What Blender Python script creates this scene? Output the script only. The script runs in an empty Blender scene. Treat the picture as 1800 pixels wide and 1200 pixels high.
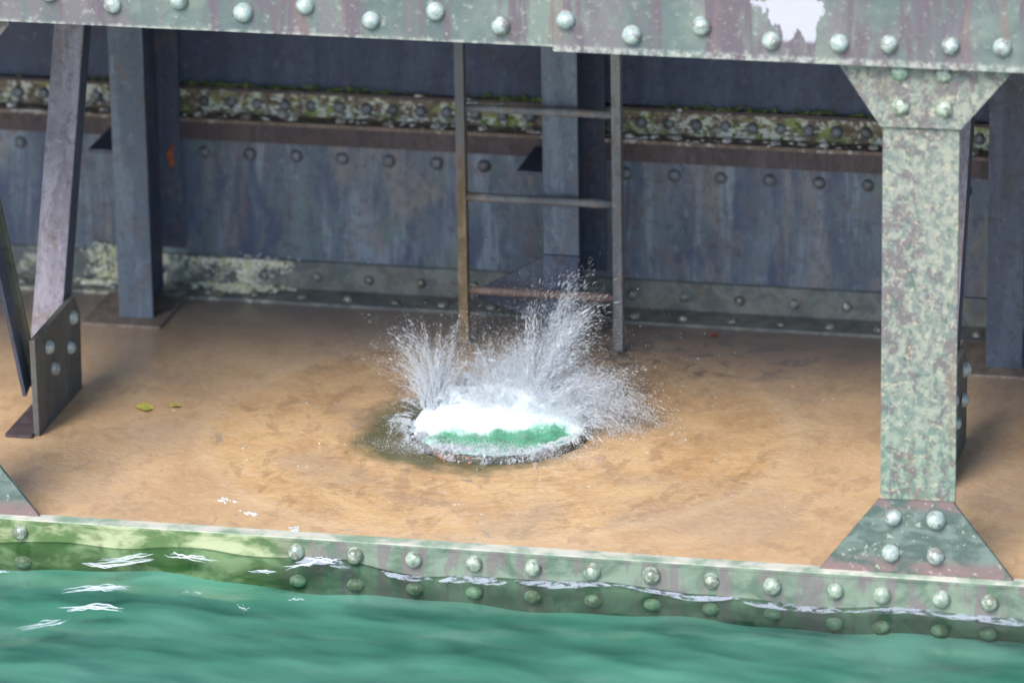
import bpy, bmesh, math, random
import numpy as np
from mathutils import Vector, Matrix
random.seed(7); rng = np.random.default_rng(7)
scene = bpy.context.scene
col = scene.collection

# ------------------------------------------------------------------ camera
F_PX, CAM = 9520.2, Vector((2.5558, -16.6312, 6.655))
PITCH, YAW, ROLL = 0.3332, 0.2241, 0.0165
Fw = Vector((-math.sin(YAW)*math.cos(PITCH), math.cos(YAW)*math.cos(PITCH), -math.sin(PITCH)))
Rt = Vector((math.cos(YAW), math.sin(YAW), 0)); Up = Rt.cross(Fw)
c_, s_ = math.cos(ROLL), math.sin(ROLL)
Rr = c_*Rt - s_*Up; Ur = s_*Rt + c_*Up
cd = bpy.data.cameras.new('camera'); cam = bpy.data.objects.new('camera', cd); col.objects.link(cam)
cam.matrix_world = Matrix(((Rr.x, Ur.x, -Fw.x, CAM.x), (Rr.y, Ur.y, -Fw.y, CAM.y), (Rr.z, Ur.z, -Fw.z, CAM.z), (0, 0, 0, 1)))
cd.sensor_width = 36; cd.lens = F_PX/1800*36; cd.clip_end = 500; cd.clip_start = .1
cd.dof.use_dof = True; cd.dof.focus_distance = 18.75; cd.dof.aperture_fstop = 1.5
scene.camera = cam

# ------------------------------------------------------------------ light
SUN_EL, SUN_AZ = math.radians(43.5), math.radians(196)      # azimuth clockwise from +Y
world = bpy.data.worlds.new('World'); scene.world = world; world.use_nodes = True
wn = world.node_tree.nodes; bg = wn['Background']
sky = wn.new('ShaderNodeTexSky'); sky.sky_type = 'NISHITA'; sky.sun_disc = False
sky.sun_elevation = SUN_EL; sky.sun_rotation = SUN_AZ; sky.air_density = 1.0; sky.dust_density = 1.0; sky.ozone_density = 2.0
world.node_tree.links.new(sky.outputs[0], bg.inputs[0]); bg.inputs[1].default_value = 0.15
sd = bpy.data.lights.new('sun', 'SUN'); sd.energy = 2.5; sd.angle = math.radians(30); sd.color = (1, .95, .87)
sun = bpy.data.objects.new('sun', sd); col.objects.link(sun)
sdir = Vector((math.sin(SUN_AZ)*math.cos(SUN_EL), math.cos(SUN_AZ)*math.cos(SUN_EL), math.sin(SUN_EL)))
sun.rotation_euler = sdir.to_track_quat('Z', 'Y').to_euler()
sun.location = (0, -6, 12)
scene.view_settings.view_transform = 'Standard'; scene.view_settings.look = 'None'
scene.view_settings.gamma = 1; scene.view_settings.exposure = 1.1
scene.cycles.max_bounces = 6; scene.cycles.diffuse_bounces = 4; scene.cycles.glossy_bounces = 3; scene.cycles.transparent_max_bounces = 14

# ------------------------------------------------------------------ node helper
class G:
    def __init__(s, name):
        s.m = bpy.data.materials.new(name); s.m.use_nodes = True
        s.t = s.m.node_tree; s.b = s.t.nodes['Principled BSDF']; s.out = s.t.nodes['Material Output']
        s.pos = s.t.nodes.new('ShaderNodeNewGeometry').outputs['Position']
    def link(s, v, sock):
        if hasattr(v, 'is_output'): s.t.links.new(v, sock)
        elif isinstance(v, (tuple, list)) and len(v) == 3 and sock.type == 'RGBA': sock.default_value = (*v, 1)
        else: sock.default_value = v
    def math(s, op, a, b=None, c=None, clamp=False):
        n = s.t.nodes.new('ShaderNodeMath'); n.operation = op; n.use_clamp = clamp
        for i, v in enumerate((a, b, c)):
            if v is not None: s.link(v, n.inputs[i])
        return n.outputs[0]
    def scale(s, sc, off=(0, 0, 0)):
        n = s.t.nodes.new('ShaderNodeMapping'); s.t.links.new(s.pos, n.inputs[0])
        n.inputs['Scale'].default_value = sc; n.inputs['Location'].default_value = off
        return n.outputs[0]
    def noise(s, sc=(1, 1, 1), freq=1, det=5, rough=.6, dist=0, off=(0, 0, 0)):
        n = s.t.nodes.new('ShaderNodeTexNoise'); s.t.links.new(s.scale(sc, off), n.inputs['Vector'])
        n.inputs['Scale'].default_value = freq; n.inputs['Detail'].default_value = min(det, 4)
        n.inputs['Roughness'].default_value = rough; n.inputs['Distortion'].default_value = dist
        return n.outputs[0]
    def ramp(s, v, lo, hi):
        n = s.t.nodes.new('ShaderNodeMapRange'); n.interpolation_type = 'SMOOTHSTEP'
        s.link(v, n.inputs[0]); n.inputs[1].default_value = lo; n.inputs[2].default_value = hi
        return n.outputs[0]
    def mix(s, f, a, b):
        n = s.t.nodes.new('ShaderNodeMix'); n.data_type = 'RGBA'
        s.link(f, n.inputs[0]); s.link(a, n.inputs[6]); s.link(b, n.inputs[7]); return n.outputs[2]
    def xyz(s):
        n = s.t.nodes.new('ShaderNodeSeparateXYZ'); s.t.links.new(s.pos, n.inputs[0]); return n.outputs
    def bump(s, h, strength=.3, dist=.01, normal=None):
        n = s.t.nodes.new('ShaderNodeBump'); n.inputs['Strength'].default_value = strength
        n.inputs['Distance'].default_value = dist; s.link(h, n.inputs['Height'])
        if normal is not None: s.link(normal, n.inputs['Normal'])
        return n.outputs[0]
    def done(s, colr, rough=.6, bump=None, spec=.4, **kw):
        s.link(colr, s.b.inputs['Base Color']); s.link(rough, s.b.inputs['Roughness'])
        s.b.inputs['Specular IOR Level'].default_value = spec
        if bump is not None: s.link(bump, s.b.inputs['Normal'])
        for k, v in kw.items(): s.link(v, s.b.inputs[k.replace('_', ' ')])
        return s.m

M = {}
# upper girder: faded grey-green paint with rust and purple primer streaks running down
g = G('girder_paint')
st = g.noise((4.5, 4.5, .8), 1.6, 5, .72, .4); bl = g.noise((1, 1, 1), 3.2, 6, .65, .6); fine = g.noise((1, 1, 1), 38, 5, .7)
bb = g.noise((2.2, 2.2, 1.0), 1.4, 4, .6, .5, (6, 1, 2))
c = g.mix(g.ramp(bl, .35, .65), (.08, .108, .108), (.15, .18, .155))
c = g.mix(g.math('MULTIPLY', g.ramp(bb, .48, .62), .7), c, (.145, .115, .135))
c = g.mix(g.ramp(st, .48, .60), c, (.105, .083, .10))
c = g.mix(g.math('MULTIPLY', g.ramp(g.noise((7, 7, .8), 1.7, 5, .75, .5, (3, 0, 1)), .55, .68), .6), c, (.17, .112, .105))
c = g.mix(g.math('MULTIPLY', g.ramp(fine, .56, .68), .5), c, (.30, .32, .28))
c = g.mix(g.math('MULTIPLY', g.ramp(g.noise((12, 12, .8), 1.3, 3, .5, 0, (8, 2, 4)), .60, .68), .7), c, (.09, .12, .12))
x, y, z = g.xyz()
edge = g.math('MULTIPLY', g.ramp(z, 1.798, 1.784), g.ramp(fine, .40, .58))
c = g.mix(g.math('MULTIPLY', edge, .75), c, (.34, .35, .31))
# peeled patch showing pale primer
wob = g.math('MULTIPLY', g.math('SUBTRACT', g.noise((9, 9, 3), 1.6, 4, .6), .5), .36)
dx = g.math('ABSOLUTE', g.math('ADD', g.math('SUBTRACT', x, -.275), wob))
lim = g.math('ADD', g.math('MULTIPLY', g.math('SUBTRACT', z, 1.82), .65), .012)
lim = g.math('MINIMUM', lim, g.math('MULTIPLY', g.math('SUBTRACT', 2.12, z), .7))
inz = g.ramp(z, 1.83, 1.85)
patch = g.math('MULTIPLY', g.ramp(g.math('SUBTRACT', lim, dx), 0, .006), inz)
c = g.mix(patch, c, (.37, .36, .41))
M['girder'] = g.done(c, .5, g.bump(g.math('ADD', fine, g.math('MULTIPLY', bl, 2)), .35, .006))

# column: chipped and lichen-mottled paint
g = G('column_paint')
x, y, z = g.xyz()
n1 = g.noise((1, 1, .8), 36, 6, .66, .4); n2 = g.noise((1, 1, .9), 32, 6, .66, .4, (5, 1, 2)); n3 = g.noise((1, 1, 1), 90, 3, .7); big = g.noise((1, 1, .4), 6, 3, .6, .3, (3, 3, 3))
c = g.mix(g.ramp(n1, .40, .60), (.135, .16, .145), (.245, .25, .205))
low = g.ramp(z, .85, .15)
c = g.mix(g.math('MULTIPLY', low, .75), c, g.mix(g.ramp(n1, .4, .62), (.095, .17, .125), (.195, .265, .205)))
c = g.mix(g.math('MULTIPLY', g.ramp(g.math('ADD', g.math('SUBTRACT', n2, g.math('MULTIPLY', low, .06)), g.math('MULTIPLY', g.math('SUBTRACT', big, .5), .75)), .50, .60), .8), c, (.115, .09, .10))
c = g.mix(g.math('MULTIPLY', g.ramp(g.noise((1, 1, 1), 40, 5, .66, .4, (2, 7, 1)), .56, .66), .75), c, (.37, .33, .23))
c = g.mix(g.math('MULTIPLY', g.ramp(g.noise((1, 1, .6), 34, 5, .66, .4, (9, 3, 4)), .58, .66), .7), c, (.055, .10, .08))
c = g.mix(g.math('MULTIPLY', g.ramp(g.noise((3, 3, .35), 4, 4, .7, .3, (1, 1, 6)), .56, .66), .6), c, (.17, .125, .095))
M['column'] = g.done(c, .65, g.bump(g.math('ADD', n2, g.math('MULTIPLY', n3, .5)), .6, .006))

# gusset plates at the column feet: dark green with purple-brown bands
g = G('gusset_paint')
x, y, z = g.xyz()
n1 = g.noise((1, 1, 2), 9, 5, .62, .6); n3 = g.noise((1, 1, 1), 50, 4, .7)
c = g.mix(g.ramp(n1, .38, .62), (.065, .095, .085), (.135, .175, .155))
bd = g.math('ADD', g.ramp(z, .075, .02), g.ramp(z, .215, .245), clamp=True)
c = g.mix(g.math('MULTIPLY', bd, g.ramp(n1, .36, .52)), c, (.17, .115, .115))
c = g.mix(g.math('MULTIPLY', g.ramp(n3, .60, .68), .6), c, (.45, .46, .36))
M['gusset'] = g.done(c, .5, g.bump(n3, .3, .004))

# wall panel: blue-grey paint with vertical weather streaks
def wall_mat(name, a, b, rust, streak=1.0, vary=False):
    g = G(name)
    st = g.noise((5, 3, .7), 1.6, 5, .7, .3); st2 = g.noise((8, 4, .9), 1.3, 5, .72, .3, (4, 1, 2)); bl = g.noise((1, 1, 1), 6, 5, .72, .5); fi = g.noise((1, 1, .8), 36, 5, .78)
    c = g.mix(g.ramp(st, .34, .66), a, b)
    c = g.mix(g.math('MULTIPLY', g.ramp(st2, .49, .62), .8*streak), c, tuple(min(1, v*1.45+.02) for v in b))
    c = g.mix(g.math('MULTIPLY', g.ramp(bl, .52, .66), .7), c, rust)
    c = g.mix(g.math('MULTIPLY', g.ramp(fi, .50, .66), .6), c, tuple(v*.55 for v in a))
    c = g.mix(g.math('MULTIPLY', g.ramp(g.noise((1, 1, .8), 26, 5, .75, .4, (7, 7, 1)), .56, .68), .5), c, tuple(v*1.5+.02 for v in b))
    if vary:
        v1 = g.noise((3.2, 2, .9), 1.5, 4, .65, .5, (1, 4, 8)); v2 = g.noise((3.6, 2, 1.1), 1.4, 4, .65, .5, (8, 2, 3)); v3 = g.noise((5, 2, 2), 1.5, 4, .7, .5, (2, 9, 5))
        c = g.mix(g.math('MULTIPLY', g.ramp(v1, .50, .62), .75), c, (.06, .08, .145))
        c = g.mix(g.math('MULTIPLY', g.ramp(v2, .51, .62), .65), c, g.mix(g.ramp(fi, .45, .6), (.235, .21, .20), (.16, .145, .15)))
        c = g.mix(g.math('MULTIPLY', g.ramp(v3, .56, .66), .5), c, (.13, .20, .17))
        c = g.mix(g.math('MULTIPLY', g.ramp(v3, .42, .36), .5), c, (.15, .105, .135))
    return g.done(c, .62, g.bump(g.math('ADD', bl, g.math('MULTIPLY', fi, .6)), .4, .006))
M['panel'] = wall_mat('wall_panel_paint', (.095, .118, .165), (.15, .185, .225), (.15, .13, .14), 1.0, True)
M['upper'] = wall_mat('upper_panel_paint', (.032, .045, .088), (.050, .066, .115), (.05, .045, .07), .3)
M['dark'] = wall_mat('dark_steel_paint', (.045, .06, .10), (.07, .088, .13), (.10, .08, .085), .4)
M['post'] = wall_mat('post_paint', (.08, .105, .145), (.115, .145, .18), (.11, .10, .10), .5)
M['strut'] = wall_mat('strut_paint', (.16, .142, .17), (.25, .228, .27), (.20, .15, .12), .6)
M['right_post'] = wall_mat('dark_navy', (.05, .06, .09), (.07, .085, .12), (.06, .055, .065), .4)  # darker navy tone for the right rear post and knee plate
M['strut2'] = wall_mat('strut_olive_paint', (.085, .10, .085), (.13, .145, .115), (.11, .10, .07), .5)
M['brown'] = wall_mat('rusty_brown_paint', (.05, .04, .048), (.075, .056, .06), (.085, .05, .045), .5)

# shelf angle: brown steel crusted with white droppings and green lichen
g = G('lichen_steel')
a = g.noise((1, 1, 1), 15, 5, .65, .8); b = g.noise((1, 1, 1), 11, 5, .6, .8, (3, 5, 1)); d = g.noise((1, 1, 1), 45, 4, .7)
c = g.mix(g.ramp(d, .4, .6), (.10, .075, .06), (.21, .17, .13))
c = g.mix(g.math('MULTIPLY', g.ramp(b, .52, .60), .8), c, (.24, .29, .10))
c = g.mix(g.math('MULTIPLY', g.ramp(g.math('ADD', a, g.math('MULTIPLY', g.math('SUBTRACT', d, .5), .5)), .495, .60), .9), c, (.52, .55, .50))
M['lichen'] = g.done(c, .85, g.bump(g.math('ADD', a, d), .7, .01))
g = G('ledge_steel')
a = g.noise((1, 1, 1), 13, 5, .65, .8); d = g.noise((1, 1, 1), 45, 4, .7)
c = g.mix(g.ramp(d, .4, .6), (.13, .10, .085), (.22, .17, .14))
c = g.mix(g.math('MULTIPLY', g.ramp(a, .57, .64), .7), c, (.6, .6, .58))
M['ledge'] = g.done(c, .8, g.bump(d, .6, .008))
# base angle
g = G('base_angle_paint')
x, y, z = g.xyz()
a = g.noise((1, 1, 1), 11, 5, .65, .8); d = g.noise((1, 1, 1), 40, 4, .7)
c = g.mix(g.ramp(a, .4, .6), (.115, .13, .135), (.19, .205, .19))
c = g.mix(g.math('MULTIPLY', g.ramp(d, .52, .62), .7), c, (.16, .12, .085))
leftm = g.math('MULTIPLY', g.ramp(x, -2.68, -2.85), .55)
c = g.mix(g.math('MULTIPLY', leftm, g.ramp(g.math('ADD', a, g.math('MULTIPLY', g.math('SUBTRACT', d, .5), .6)), .50, .58)), c, (.62, .60, .44))
M['base'] = g.done(c, .6, g.bump(d, .5, .006))

# edge beam: algae-green lower part, purple-brown paint, top edge lightened in colour for overhead light
g = G('edge_beam_paint')
x, y, z = g.xyz()
a = g.noise((1.6, 1, 2.2), 3.4, 6, .65, .7); b = g.noise((5, 5, 1.4), 3, 5, .6, 0, (3, 5, 1)); d = g.noise((1, 1, 1), 48, 4, .7)
c = g.mix(g.ramp(a, .40, .60), (.08, .125, .09), (.165, .215, .165))
c = g.mix(g.math('MULTIPLY', g.ramp(b, .47, .58), .75), c, (.15, .12, .13))
lf = g.ramp(x, -1.85, -2.2)
c = g.mix(g.math('MULTIPLY', lf, .8), c, g.mix(g.ramp(g.noise((1.5, 1, 3), 3.2, 4, .6, .4, (1, 0, 0)), .42, .62), (.06, .125, .025), (.40, .43, .25)))
top = g.ramp(z, -.006, -.001)
c = g.mix(top, c, g.mix(g.ramp(g.noise((1, 1, 1), 7, 5, .6), .38, .60), (.22, .31, .23), (.55, .54, .46)))
M['beam'] = g.done(c, .38, g.bump(g.math('ADD', a, g.math('MULTIPLY', d, .6)), .4, .006))

# rivet heads
def rivet_mat(name, a, b, r):
    g = G(name); n = g.noise((1, 1, 1), 40, 4, .6); n2 = g.noise((1, 1, 1), 23, 4, .65, .4, (4, 4, 4))
    oi = g.t.nodes.new('ShaderNodeObjectInfo').outputs['Random']
    c = g.mix(g.ramp(n, .36, .64), a, b)
    c = g.mix(g.math('MULTIPLY', g.ramp(g.math('ADD', n2, g.math('MULTIPLY', g.math('SUBTRACT', oi, .5), .16)), .53, .62), .75), c, (a[0]*.62, a[1]*.42, a[2]*.38))
    return g.done(c, r, g.bump(g.math('ADD', n, n2), .4, .006), .8)
M['rivet'] = rivet_mat('rivet_pale_paint', (.22, .28, .265), (.37, .41, .38), .2)
M['rivet_beam'] = rivet_mat('rivet_algae_paint', (.16, .22, .17), (.33, .375, .30), .15)
M['rivet_water_image'] = rivet_mat('rivet_water_image_colour', (.24, .31, .22), (.36, .42, .31), .5)  # paler green for the added row imitating rivet images in the water
M['rivet_dark'] = rivet_mat('rivet_dark_paint', (.075, .088, .11), (.13, .145, .165), .5)
M['rivet_wet'] = rivet_mat('rivet_wet_steel', (.12, .13, .13), (.26, .26, .22), .15)
M['rivet_white'] = rivet_mat('rivet_dropping_white', (.25, .22, .20), (.75, .76, .74), .7)

# rusty deck under a thin film of moving water
HC = Vector((-1.572, 1.24, 0)); HR = .325
g = G('wet_rusty_deck')
x, y, z = g.xyz()
a = g.noise((1, 1, 1), 4.5, 6, .62, .5); b = g.noise((1, 1, 1), 26, 5, .68, .3); d = g.noise((1, .6, 1), 11, 5, .65, .4, (2, 4, 0)); w = g.noise((1, 1, 1), 1.6, 4, .55, .3, (5, 1, 0))
c = g.mix(g.ramp(a, .34, .66), (.52, .31, .145), (.66, .43, .22))
c = g.mix(g.math('MULTIPLY', g.ramp(b, .48, .68), .7), c, (.62, .45, .285))
c = g.mix(g.math('MULTIPLY', g.ramp(d, .52, .64), .5), c, (.30, .175, .09))
c = g.mix(g.math('MULTIPLY', g.ramp(w, .50, .66), .45), c, (.40, .30, .22))
c = g.mix(g.math('MULTIPLY', g.ramp(g.noise((1, 1, 1), 6, 5, .65, 1, (9, 2, 0)), .64, .70), .6), c, (.22, .20, .20))
def dist(px, py, sx=1):
    q = g.math('ADD', g.math('POWER', g.math('MULTIPLY', g.math('SUBTRACT', x, px), sx), 2), g.math('POWER', g.math('SUBTRACT', y, py), 2))
    return g.math('SQRT', q)
dh = dist(HC.x, HC.y)
# green-black slime round the hole, widest on its left
slime = g.math('SUBTRACT', dist(HC.x-.1, HC.y-.02), g.math('MULTIPLY', g.noise((1, 1, 1), 7, 4, .6), .26))
c = g.mix(g.math('MULTIPLY', g.ramp(slime, .36, .20), .9), c, (.05, .065, .022))
# dark tarry patches near the foot of the wall
tar = g.math('MULTIPLY', g.ramp(g.noise((1, 1.3, 1), 5.5, 5, .65, .8, (1, 8, 0)), .50, .58), g.ramp(dist(-1.02, 2.22, .55), .42, .15))
c = g.mix(g.math('MULTIPLY', tar, .9), c, (.055, .05, .06))
out = g.ramp(g.math('ADD', dh, g.math('MULTIPLY', g.math('SUBTRACT', g.noise((1, 1, 1), 2.2, 3, .5), .5), .25)), 1.02, 1.14)  # wet reflection beyond the ripple ring, mixed into the deck colour
c = g.mix(g.math('MULTIPLY', out, .35), c, (.55, .395, .265))
ringb = g.math('MULTIPLY', g.ramp(dh, .98, 1.06), g.ramp(dh, 1.14, 1.07))
c = g.mix(g.math('MULTIPLY', ringb, .22), c, (.72, .56, .38))
foot = g.math('MULTIPLY', g.ramp(y, 1.75, 2.5), .85)  # shade towards the back wall put into the deck colour
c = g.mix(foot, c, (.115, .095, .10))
# ripples: broken wavelets thrown out by the surge, plus rings from single drops
rp = g.noise((1, 1.4, 1), 26, 4, .65, .8)
near = g.ramp(dh, 1.18, .9)
rad = g.math('MULTIPLY', g.math('SINE', g.math('ADD', g.math('MULTIPLY', dh, 95), g.math('MULTIPLY', rp, 16))), .10)
h = g.math('MULTIPLY', g.math('ADD', rp, rad), g.math('ADD', g.math('MULTIPLY', near, 1.0), .12))
for (px, py, k) in ((-.10, 1.85, .24), (.30, 1.42, .10), (-3.05, .70, .22), (-.35, .75, .16)):
    dd = dist(px, py)
    ring = g.math('MULTIPLY', g.math('SINE', g.math('MULTIPLY', dd, 240)), g.ramp(dd, k, k*.5))
    h = g.math('ADD', h, g.math('MULTIPLY', ring, .03))
wave_n = g.bump(h, .8, .014)
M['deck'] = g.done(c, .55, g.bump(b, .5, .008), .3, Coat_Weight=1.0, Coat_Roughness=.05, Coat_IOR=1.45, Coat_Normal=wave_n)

# turbid green lake water
g = G('lake_water')
r = g.noise((1, 1.8, 1), 12, 4, .6, .5); bn = g.bump(r, .16, .02)
fr = g.t.nodes.new('ShaderNodeFresnel'); fr.inputs[0].default_value = 1.36; g.link(bn, fr.inputs[1])
tp = g.t.nodes.new('ShaderNodeBsdfTransparent'); tp.inputs[0].default_value = (.74, .87, .81, 1)
gl = g.t.nodes.new('ShaderNodeBsdfGlossy'); gl.inputs['Roughness'].default_value = .09; g.link(bn, gl.inputs['Normal'])
mx = g.t.nodes.new('ShaderNodeMixShader')
for a_, b_ in ((fr.outputs[0], mx.inputs[0]), (tp.outputs[0], mx.inputs[1]), (gl.outputs[0], mx.inputs[2]), (mx.outputs[0], g.out.inputs[0])): g.t.links.new(a_, b_)
M['water'] = g.m
g = G('lake_silt')
n = g.noise((1, 1.8, 1), 1.5, 4, .5, .4)
M['murk'] = g.done(g.mix(g.ramp(n, .3, .7), (.125, .34, .27), (.245, .475, .42)), .9, None, .0)

# foam and the surging water in the hole
g = G('surge_water')
x, y, z = g.xyz()
f = g.noise((1, 1, .5), 9, 6, .7, 1.6); f2 = g.noise((1.6, 1, .6), 34, 5, .7, 1.2)
dh = g.math('SQRT', g.math('ADD', g.math('POWER', g.math('SUBTRACT', x, HC.x), 2), g.math('POWER', g.math('SUBTRACT', y, HC.y), 2)))
yr = g.math('SUBTRACT', y, HC.y); xr = g.math('SUBTRACT', x, HC.x)
hm = g.ramp(g.math('SUBTRACT', yr, g.math('MULTIPLY', xr, .22)), -.15, .06)
rim = g.ramp(dh, .24, .305)
sm = g.math('ADD', g.math('MULTIPLY', f, .8), g.math('MULTIPLY', f2, .5))
fm = g.math('ADD', g.math('ADD', g.math('MULTIPLY', hm, .95), g.math('MULTIPLY', rim, .30)), sm)
c = g.mix(g.ramp(fm, .70, 1.0), (.085, .28, .17), (.45, .68, .63))
c = g.mix(g.ramp(fm, .88, 1.2), c, g.mix(g.ramp(g.math('ADD', f2, g.math('MULTIPLY', g.math('SUBTRACT', f, .5), .8)), .38, .58), (.72, .83, .87), (.92, .94, .96)))
fm = g.ramp(fm, .8, 1.1)
M['surge'] = g.done(c, g.math('ADD', .08, g.math('MULTIPLY', fm, .5)), g.bump(g.math('ADD', f2, f), .45, .02), .5, IOR=1.33)
g = G('spray_droplets')
g.done((.91, .95, 1.0), .3, None, .5)
tr = g.t.nodes.new('ShaderNodeBsdfTransparent'); tl = g.t.nodes.new('ShaderNodeBsdfTranslucent'); tl.inputs[0].default_value = (.93, .96, 1, 1)
m1 = g.t.nodes.new('ShaderNodeMixShader'); m1.inputs[0].default_value = .6
g.t.links.new(g.b.outputs[0], m1.inputs[1]); g.t.links.new(tl.outputs[0], m1.inputs[2])
m2 = g.t.nodes.new('ShaderNodeMixShader'); m2.inputs[0].default_value = .2
g.t.links.new(m1.outputs[0], m2.inputs[1]); g.t.links.new(tr.outputs[0], m2.inputs[2]); g.t.links.new(m2.outputs[0], g.out.inputs[0])
M['spray'] = g.m
g = G('foam'); M['foam'] = g.done((.55, .61, .65), .4, g.bump(g.noise((1, 1, 1), 70, 3, .6), .5, .004))
g = G('sky_glint')  # pale waterline ribbon: sky reflection put into its colour
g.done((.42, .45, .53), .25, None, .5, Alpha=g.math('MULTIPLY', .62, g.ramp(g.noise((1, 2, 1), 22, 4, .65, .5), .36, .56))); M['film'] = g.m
def flat(name, a, b, f=20, r=.7):
    g = G(name); n = g.noise((1, 1, 1), f, 4, .6)
    return g.done(g.mix(g.ramp(n, .35, .65), a, b), r, g.bump(n, .4, .004))
M['moss'] = flat('moss', (.07, .12, .03), (.17, .22, .06), 30, .9)
M['moss_yellow'] = flat('yellow_lichen', (.70, .69, .40), (.92, .91, .85), 40, .9)
M['drop'] = flat('bird_droppings', (.55, .56, .54), (.80, .81, .80), 30, .85)
M['leaf'] = flat('yellow_green_leaf', (.42, .40, .07), (.52, .50, .12), 30, .5)
M['red'] = flat('orange_red_scrap', (.42, .07, .02), (.5, .11, .04), 30, .5)
M['collar'] = flat('slimy_dark_steel', (.03, .035, .03), (.09, .08, .06), 22, .25)
M['rust_orange'] = flat('bright_rust', (.26, .075, .03), (.36, .13, .06), 40, .7)
M['baseplate'] = wall_mat('muddy_plate', (.16, .125, .105), (.23, .18, .15), (.11, .09, .09), .5)
M['plate'] = wall_mat('dark_olive_plate', (.075, .078, .075), (.11, .112, .105), (.10, .085, .08), .4)
M['rung_red'] = wall_mat('rusty_rung', (.12, .085, .075), (.17, .125, .115), (.16, .09, .065), .5)
g = G('rusted_rail'); x, y, z = g.xyz(); n = g.noise((1, 1, .5), 22, 4, .7)
M['rail_rust'] = g.done(g.mix(g.ramp(g.math('ADD', z, g.math('MULTIPLY', g.math('SUBTRACT', n, .5), 1.6)), .95, .45), g.mix(n, (.10, .11, .125), (.15, .155, .16)), g.mix(g.ramp(n, .4, .6), (.145, .105, .065), (.25, .185, .11))), .7, g.bump(n, .5, .005))
M['rail'] = wall_mat('ladder_paint', (.11, .12, .135), (.17, .175, .18), (.19, .12, .07), .5)

# ------------------------------------------------------------------ mesh helpers
def tag(o, label=None, cat=None, group=None, kind=None):
    if label: o['label'] = label
    if cat: o['category'] = cat
    if group: o['group'] = group
    if kind: o['kind'] = kind
    return o
def link(name, me, mat, parent=None, loc=None):
    o = bpy.data.objects.new(name, me); col.objects.link(o)
    if mat is not None and not me.materials: me.materials.append(M[mat])
    if parent: o.parent = parent
    if loc is not None: o.location = loc
    return o
def empty(name, loc):
    o = bpy.data.objects.new(name, None); o.empty_display_size = .1; o.location = loc; col.objects.link(o); return o
def add_box(bm, a, b):
    vs = [bm.verts.new((x, y, z)) for x in (a[0], b[0]) for y in (a[1], b[1]) for z in (a[2], b[2])]
    for f in ((0, 1, 3, 2), (4, 6, 7, 5), (0, 4, 5, 1), (2, 3, 7, 6), (0, 2, 6, 4), (1, 5, 7, 3)): bm.faces.new([vs[i] for i in f])
def finish(bm, name, mat, parent, bev=.003, seg=2, jit=0):
    if bev:
        es = [e for e in bm.edges if len(e.link_faces) == 2 and e.calc_face_angle(0) > .5]
        bmesh.ops.bevel(bm, geom=es, offset=bev, segments=seg, affect='EDGES', profile=.5)
    bmesh.ops.recalc_face_normals(bm, faces=bm.faces[:])
    me = bpy.data.meshes.new(name); bm.to_mesh(me); bm.free()
    o = link(name, me, mat, parent)
    if parent: o.matrix_parent_inverse = Matrix.Translation(-Vector(parent.location))
    return o
def box(name, a, b, mat, parent=None, bev=.003):
    bm = bmesh.new(); add_box(bm, a, b); return finish(bm, name, mat, parent, bev)
def boxes(name, lst, mat, parent=None, bev=.003):
    bm = bmesh.new()
    for a, b in lst: add_box(bm, a, b)
    return finish(bm, name, mat, parent, bev)
def prism(name, poly, axis, v0, v1, mat, parent=None, bev=.003):
    """poly in the two other axes (x,z for axis 1; y,z for axis 0; x,y for axis 2)"""
    def P(p, v): return {0: (v, p[0], p[1]), 1: (p[0], v, p[1]), 2: (p[0], p[1], v)}[axis]
    bm = bmesh.new(); n = len(poly)
    A = [bm.verts.new(P(p, v0)) for p in poly]; B = [bm.verts.new(P(p, v1)) for p in poly]
    bm.faces.new(A); bm.faces.new(B[::-1])
    for i in range(n): bm.faces.new((A[i], B[i], B[(i+1) % n], A[(i+1) % n]))
    return finish(bm, name, mat, parent, bev)
def bar(name, p, q, w, d, side, mat, parent=None, bev=.003):
    """rectangular bar p->q; w along 'side', d along the third direction"""
    p, q = Vector(p), Vector(q); t = (q-p).normalized(); s = Vector(side); s = (s - t*s.dot(t)).normalized(); u = t.cross(s)
    bm = bmesh.new(); vs = []
    for e in (p, q):
        for a, b in ((-1, -1), (1, -1), (1, 1), (-1, 1)): vs.append(bm.verts.new(e + s*(a*w/2) + u*(b*d/2)))
    bm.faces.new(vs[:4]); bm.faces.new(vs[4:][::-1])
    for i in range(4): bm.faces.new((vs[i], vs[i+4], vs[(i+1) % 4+4], vs[(i+1) % 4]))
    return finish(bm, name, mat, parent, bev)
def rod(name, p, q, r, mat, parent=None, n=12):
    p, q = Vector(p), Vector(q); t = (q-p).normalized(); s = t.orthogonal().normalized(); u = t.cross(s)
    bm = bmesh.new(); K = 9; rings = []
    for k in range(K):
        e = p.lerp(q, k/(K-1)); rr = r*(1+random.uniform(-.10, .10))
        rings.append([bm.verts.new(e + (s*math.cos(2*math.pi*i/n)+u*math.sin(2*math.pi*i/n))*rr) for i in range(n)])
    for a, b in zip(rings, rings[1:]):
        for i in range(n): bm.faces.new((a[i], b[i], b[(i+1) % n], a[(i+1) % n]))
    bm.faces.new(rings[0]); bm.faces.new(rings[-1][::-1])
    for f in bm.faces: f.smooth = len(f.verts) == 4
    return finish(bm, name, mat, parent, 0)
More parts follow.
